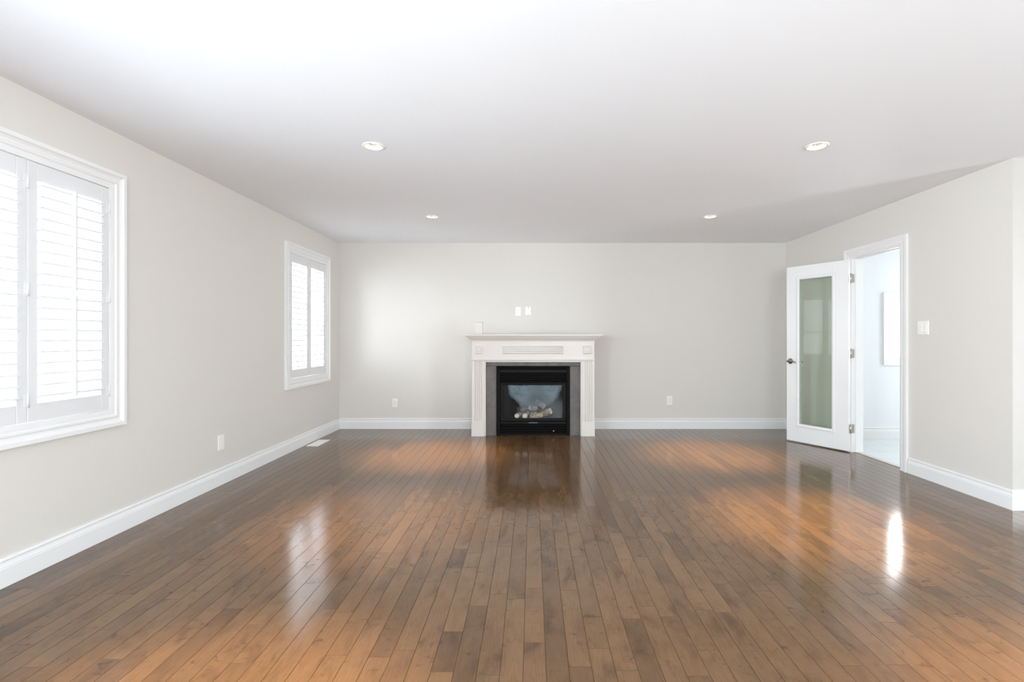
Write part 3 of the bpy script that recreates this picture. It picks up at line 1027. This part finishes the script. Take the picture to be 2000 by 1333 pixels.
f0, b0 = YI + 0.04, yb - 0.02
wf, wb, zb, zt = 0.40, 0.27, 0.175, 0.64
Q((mx(-wf), f0, zb), (mx(wf), f0, zb), (mx(wb), b0, zb), (mx(-wb), b0, zb))
Q((mx(-wf), f0, zt), (mx(wf), f0, zt), (mx(wb), b0, zt), (mx(-wb), b0, zt))
Q((mx(-wf), f0, zb), (mx(-wb), b0, zb), (mx(-wb), b0, zt), (mx(-wf), f0, zt))
Q((mx(wf), f0, zb), (mx(wb), b0, zb), (mx(wb), b0, zt), (mx(wf), f0, zt))
Q((mx(-wb), b0, zb), (mx(wb), b0, zb), (mx(wb), b0, zt), (mx(-wb), b0, zt))
bmesh.ops.solidify(bm, geom=bm.faces[:], thickness=0.002)
mesh_obj('firebox', bm, M['firebox'], ins)
bm = NB()
box(bm, mx(-IW + 0.01), mx(IW - 0.01), YI + 0.042, yb, 0.645, 0.84)
mesh_obj('upper_housing', bm, M['black'], ins)
bm = NB()
box(bm, mx(-IW + 0.01), mx(IW - 0.01), YI + 0.042, yb, 0.001, 0.17)
mesh_obj('lower_housing', bm, M['black'], ins)
bm = NB()
for s in (-1, 1):
    box(bm, mx(s * 0.20) - 0.006, mx(s * 0.20) + 0.006, 6.12, 6.32, 0.1775, 0.185, 0.002)
box(bm, mx(-0.24), mx(0.24), 6.105, 6.117, 0.1775, 0.186, 0.002)
mesh_obj('log_grate', bm, M['black'], ins)


# ceramic logs: each lies on the burner and on its neighbours
def log(p0, p1, r0, r1, seed, label, m='bark'):
    p0, p1 = Vector(p0), Vector(p1)
    c = (p0 + p1) / 2
    d = (p1 - p0)
    L_ = d.length
    d.normalize()
    a = d.orthogonal().normalized(); b = d.cross(a)
    bm = NB()
    rings = []
    ns, nr = 18, 28
    for i in range(ns + 1):
        u = i / ns
        ring = []
        for k in range(nr):
            t = 2 * math.pi * k / nr
            r = r0 + (r1 - r0) * u
            q = Vector((math.cos(t) * 1.5, math.sin(t) * 1.5, u * L_ * 22 + seed * 7.3))
            r *= 1 + 0.11 * mnoise.noise(q) + 0.09 * mnoise.noise(q * 3.1)
            if i in (0, ns): r *= 0.90
            ring.append(bm.verts.new(p0 + d * (u * L_) + (a * math.cos(t) + b * math.sin(t)) * r))
        rings.append(ring)
    for A, B in zip(rings, rings[1:]):
        for k in range(nr):
            f = bm.faces.new([A[k], A[(k + 1) % nr], B[(k + 1) % nr], B[k]]); f.smooth = True
    for ring, pp in ((rings[0], p0), (rings[-1], p1)):
        cc = bm.verts.new(pp)
        for k in range(nr):
            f = bm.faces.new([ring[k], ring[(k + 1) % nr], cc]); f.material_index = 1
    mesh_obj('ceramic_log', bm, [M[m], M['logend']], loc=c, label=label, cat='log', group='ceramic logs in the gas fireplace')


log((-0.185, 6.10, 0.232), (-0.150, 6.27, 0.246), 0.032, 0.034, 1, 'leftmost ceramic log with its pale cut end facing out of the fireplace')
log((-0.088, 6.10, 0.232), (-0.060, 6.26, 0.244), 0.032, 0.034, 2, 'ceramic log with pale cut end, second from the left at the front of the fireplace')
log((-0.025, 6.095, 0.222), (0.140, 6.122, 0.246), 0.026, 0.032, 3, 'long light brown ceramic log lying at the front right of the pile')
log((0.125, 6.235, 0.240), (0.232, 6.175, 0.282), 0.036, 0.044, 4, 'thick brown ceramic log at the right end of the pile')
log((0.160, 6.195, 0.330), (0.048, 6.230, 0.398), 0.032, 0.025, 5, 'ceramic log leaning diagonally upward on top of the pile')
log((-0.030, 6.245, 0.314), (0.055, 6.310, 0.300), 0.033, 0.034, 6, 'short dark brown ceramic log behind the leaning one')
log((-0.185, 6.165, 0.307), (-0.055, 6.175, 0.307), 0.026, 0.029, 7, 'charred dark ceramic log lying across the two left log ends', 'char')
log((-0.010, 6.180, 0.236), (0.060, 6.200, 0.240), 0.030, 0.034, 8, 'short ceramic log at the middle of the pile behind the long front one')

# ------------------------------------------------------------------ small things
# white box on the mantel shelf
bx0 = (-0.659, 6.17, 1.2362)
e = empty('small_box', bx0, 0, 'small upright white box standing at the left end of the mantel shelf', 'box')
bm = NB(); box(bm, bx0[0] - 0.0465, bx0[0] + 0.0465, bx0[1] - 0.03, bx0[1] + 0.03, bx0[2], bx0[2] + 0.150, 0.005)
mesh_obj('box_body', bm, M['mantel'], e)
bm = NB(); box(bm, bx0[0] - 0.0485, bx0[0] + 0.0485, bx0[1] - 0.032, bx0[1] + 0.032, bx0[2] + 0.1502, bx0[2] + 0.163, 0.003)
mesh_obj('lid', bm, M['mantel'], e)


def plate_bm(w, h):
    bm = NB()
    prof = [(0.0, 0.0), (0.0, 0.003), (-0.004, 0.006)]
    t = NB()
    box(t, -w / 2, w / 2, -0.006, 0.0, -h / 2, h / 2)
    fr_ = [ed for ed in t.edges if all(abs(v.co.y + 0.006) < 1e-6 for v in ed.verts)]
    bmesh.ops.bevel(t, geom=fr_, offset=0.003, segments=2, affect='EDGES', profile=0.5)
    merge(bm, t)
    return bm


def make_outlet():
    root = empty('wall_outlet')
    mesh_obj('cover_plate', plate_bm(0.071, 0.116), M['plate'], root, local=True)
    for s in (-1, 1):
        bm = NB()
        zc = s * 0.0195
        pts = []
        for i in range(24):
            t = 2 * math.pi * i / 24
            pts.append((0.0165 * math.cos(t), max(-0.0125, min(0.0125, 0.0165 * math.sin(t)))))
        f0_ = [bm.verts.new((a, -0.0055, zc + b)) for a, b in pts]
        f1_ = [bm.verts.new((a * 0.97, -0.0085, zc + b * 0.97)) for a, b in pts]
        for i in range(24): bm.faces.new([f0_[i], f0_[(i + 1) % 24], f1_[(i + 1) % 24], f1_[i]])
        bm.faces.new(f1_)
        so = mesh_obj('socket', bm, M['plate'], root, local=True)
        bm = NB()
        for xx, hh in ((-0.0063, 0.0085), (0.0063, 0.007)):
            box(bm, xx - 0.0011, xx + 0.0011, -0.0089, -0.008, zc + 0.003 - hh / 2, zc + 0.003 + hh / 2)
        cyl(bm, (0, -0.0089, zc - 0.007), (0, -0.008, zc - 0.007), 0.0024, seg=12)
        mesh_obj('slots', bm, M['slot'], so, local=True)
    bm = NB(); cyl(bm, (0, -0.0078, 0), (0, -0.0055, 0), 0.0032, seg=14)
    mesh_obj('screw', bm, M['chrome'], root, local=True)
    return root


o1 = make_outlet()
o1.location = (-1.798, YB, 0.342)
tag(o1, 'white electrical outlet on the back wall left of the fireplace', 'outlet', 'outlets on the back wall')
for loc, lab in (((1.805, YB, 0.373), 'white electrical outlet low on the back wall right of the fireplace'),
                 ((-0.180, YB, 1.542), 'white electrical outlet above the mantel, beside the blank plate')):
    o = copy_tree(o1); o.location = loc; o['label'] = lab

bp = empty('blank_plate', (-0.050, YB, 1.549), 0, 'white blank cover plate with two dark screws above the mantel', 'wall plate')
mesh_obj('cover_plate', plate_bm(0.075, 0.110), M['plate'], bp, local=True)
for z in (-0.043, 0.043):
    bm = NB(); cyl(bm, (0.004, -0.0078, z), (0.004, -0.0055, z), 0.0046, seg=14)
    mesh_obj('screw', bm, mat('dark_screw', (0.10, 0.095, 0.09), 0.4, 0.8), bp, local=True)


def rocker(bm, xc, w, h, tilt=0.0025):
    v = [(-w / 2, -0.0055, -h / 2), (w / 2, -0.0055, -h / 2), (w / 2, -0.0055, h / 2), (-w / 2, -0.0055, h / 2)]
    f = [(-w / 2 + 0.001, -0.0075 - tilt, -h / 2 + 0.001), (w / 2 - 0.001, -0.0075 - tilt, -h / 2 + 0.001), (w / 2 - 0.001, -0.0075, h / 2 - 0.001), (-w / 2 + 0.001, -0.0075, h / 2 - 0.001)]
    A = [bm.verts.new((xc + a, b, c)) for a, b, c in v]
    B = [bm.verts.new((xc + a, b, c)) for a, b, c in f]
    for i in range(4): bm.faces.new([A[i], A[(i + 1) % 4], B[(i + 1) % 4], B[i]])
    bm.faces.new(B)


lp = empty('wall_outlet_cover', (XL, 4.025, 0.342), R(90), 'white rectangular cover plate low on the left wall between the windows', 'wall plate')
mesh_obj('cover_plate', plate_bm(0.074, 0.120), M['plate'], lp, local=True)
bm = NB(); rocker(bm, 0, 0.034, 0.067, 0.0)
mesh_obj('insert', bm, M['plate'], lp, local=True)

sw = empty('light_switch', (XR, 4.212, 1.279), R(-90), 'white double rocker light switch on the right wall beside the doorway', 'light switch')
mesh_obj('cover_plate', plate_bm(0.117, 0.117), M['plate'], sw, local=True)
for s in (-1, 1):
    bm = NB(); rocker(bm, s * 0.023, 0.034, 0.067, 0.003)
    mesh_obj('rocker', bm, M['plate'], sw, local=True)

# floor register near the left wall
VX0, VX1, VY0, VY1 = -2.487, -2.352, 5.45, 5.78
rg = empty('floor_register', ((VX0 + VX1) / 2, (VY0 + VY1) / 2, 0), 0, 'white metal heating register lying in the floor by the left wall', 'floor vent')
bm = NB()
sweep(bm, [(VX0, VY0), (VX1, VY0), (VX1, VY1), (VX0, VY1)], [(0.0, 0.0), (0.002, 0.005), (0.02, 0.008), (0.02, 0.002)], True, lambda a, b, v: (a, b, v), side=1)
mesh_obj('frame', bm, M['plate'], rg)
bm = NB()
n = 22
for k in range(n):
    yy = VY0 + 0.02 + (VY1 - VY0 - 0.04) * (k + 0.5) / n
    t_ = NB(); box(t_, VX0 + 0.019, VX1 - 0.019, -0.005, 0.005, -0.0008, 0.0008)
    t_.transform(Matrix.Translation((0, yy, 0.0055)) @ Matrix.Rotation(R(28), 4, 'X')); merge(bm, t_)
box(bm, (VX0 + VX1) / 2 - 0.004, (VX0 + VX1) / 2 + 0.004, VY0 + 0.019, VY1 - 0.019, 0.003, 0.0085)
mesh_obj('slats', bm, M['plate'], rg)
bm = NB(); box(bm, VX0 + 0.018, VX1 - 0.018, VY0 + 0.018, VY1 - 0.018, 0.0003, 0.0012)
mesh_obj('duct', bm, mat('duct_grey', (0.35, 0.34, 0.32), 0.6), rg)


# recessed ceiling lights
def make_downlight():
    root = empty('recessed_light')
    bm = NB()
    lathe(bm, [(0.056, 0.03), (0.054, 0.0), (0.055, -0.004), (0.060, -0.006), (0.068, -0.0045), (0.0715, -0.001), (0.0715, 0.0)], (0, 0, 0), 48)
    mesh_obj('trim_ring', bm, M['plate'], root, local=True)
    bm = NB()
    rg_ = lathe(bm, [(0.0545, 0.001), (0.050, 0.018), (0.043, 0.032), (0.034, 0.040), (0.030, 0.060)], (0, 0, 0), 48)
    bm.faces.new(rg_[-1])
    mesh_obj('reflector', bm, mat('downlight_reflector', (0.75, 0.73, 0.70), 0.22, 0.9), root, local=True)
    bm = NB()
    r_ = lathe(bm, [(0.0275, 0.050), (0.027, 0.030), (0.022, 0.023), (0.012, 0.0195), (0.002, 0.0185)], (0, 0, 0), 32)
    bm.faces.new(r_[-1])
    mesh_obj('bulb', bm, M['bulb'], root, local=True)
    return root


spot = bpy.data.lights.new('halogen_beam', 'SPOT')
spot.energy = SPOT_W = 260
spot.color = (1.0, 0.68, 0.26)
spot.spot_size = R(43)
spot.spot_blend = 1.0
spot.shadow_soft_size = 0.025
dl = make_downlight()
for k, ((lx, ly), lab) in enumerate(zip(LIGHTS, ('lit recessed ceiling light nearer the camera, towards the left window',
                                                 'lit recessed ceiling light nearer the camera, towards the doorway',
                                                 'lit recessed ceiling light by the fireplace wall, left of the mantel',
                                                 'lit recessed ceiling light by the fireplace wall, right of the mantel',
                                                 'lit recessed ceiling light overhead at left', 'lit recessed ceiling light overhead at right'))):
    o = dl if k == 0 else copy_tree(dl)
    o.location = (lx, ly, H)
    tag(o, lab, 'ceiling light', 'recessed ceiling lights')
    s = bpy.data.objects.new('halogen_beam', spot)
    COL.objects.link(s)
    s.parent = o
    s.location = (0, 0, 0.012)
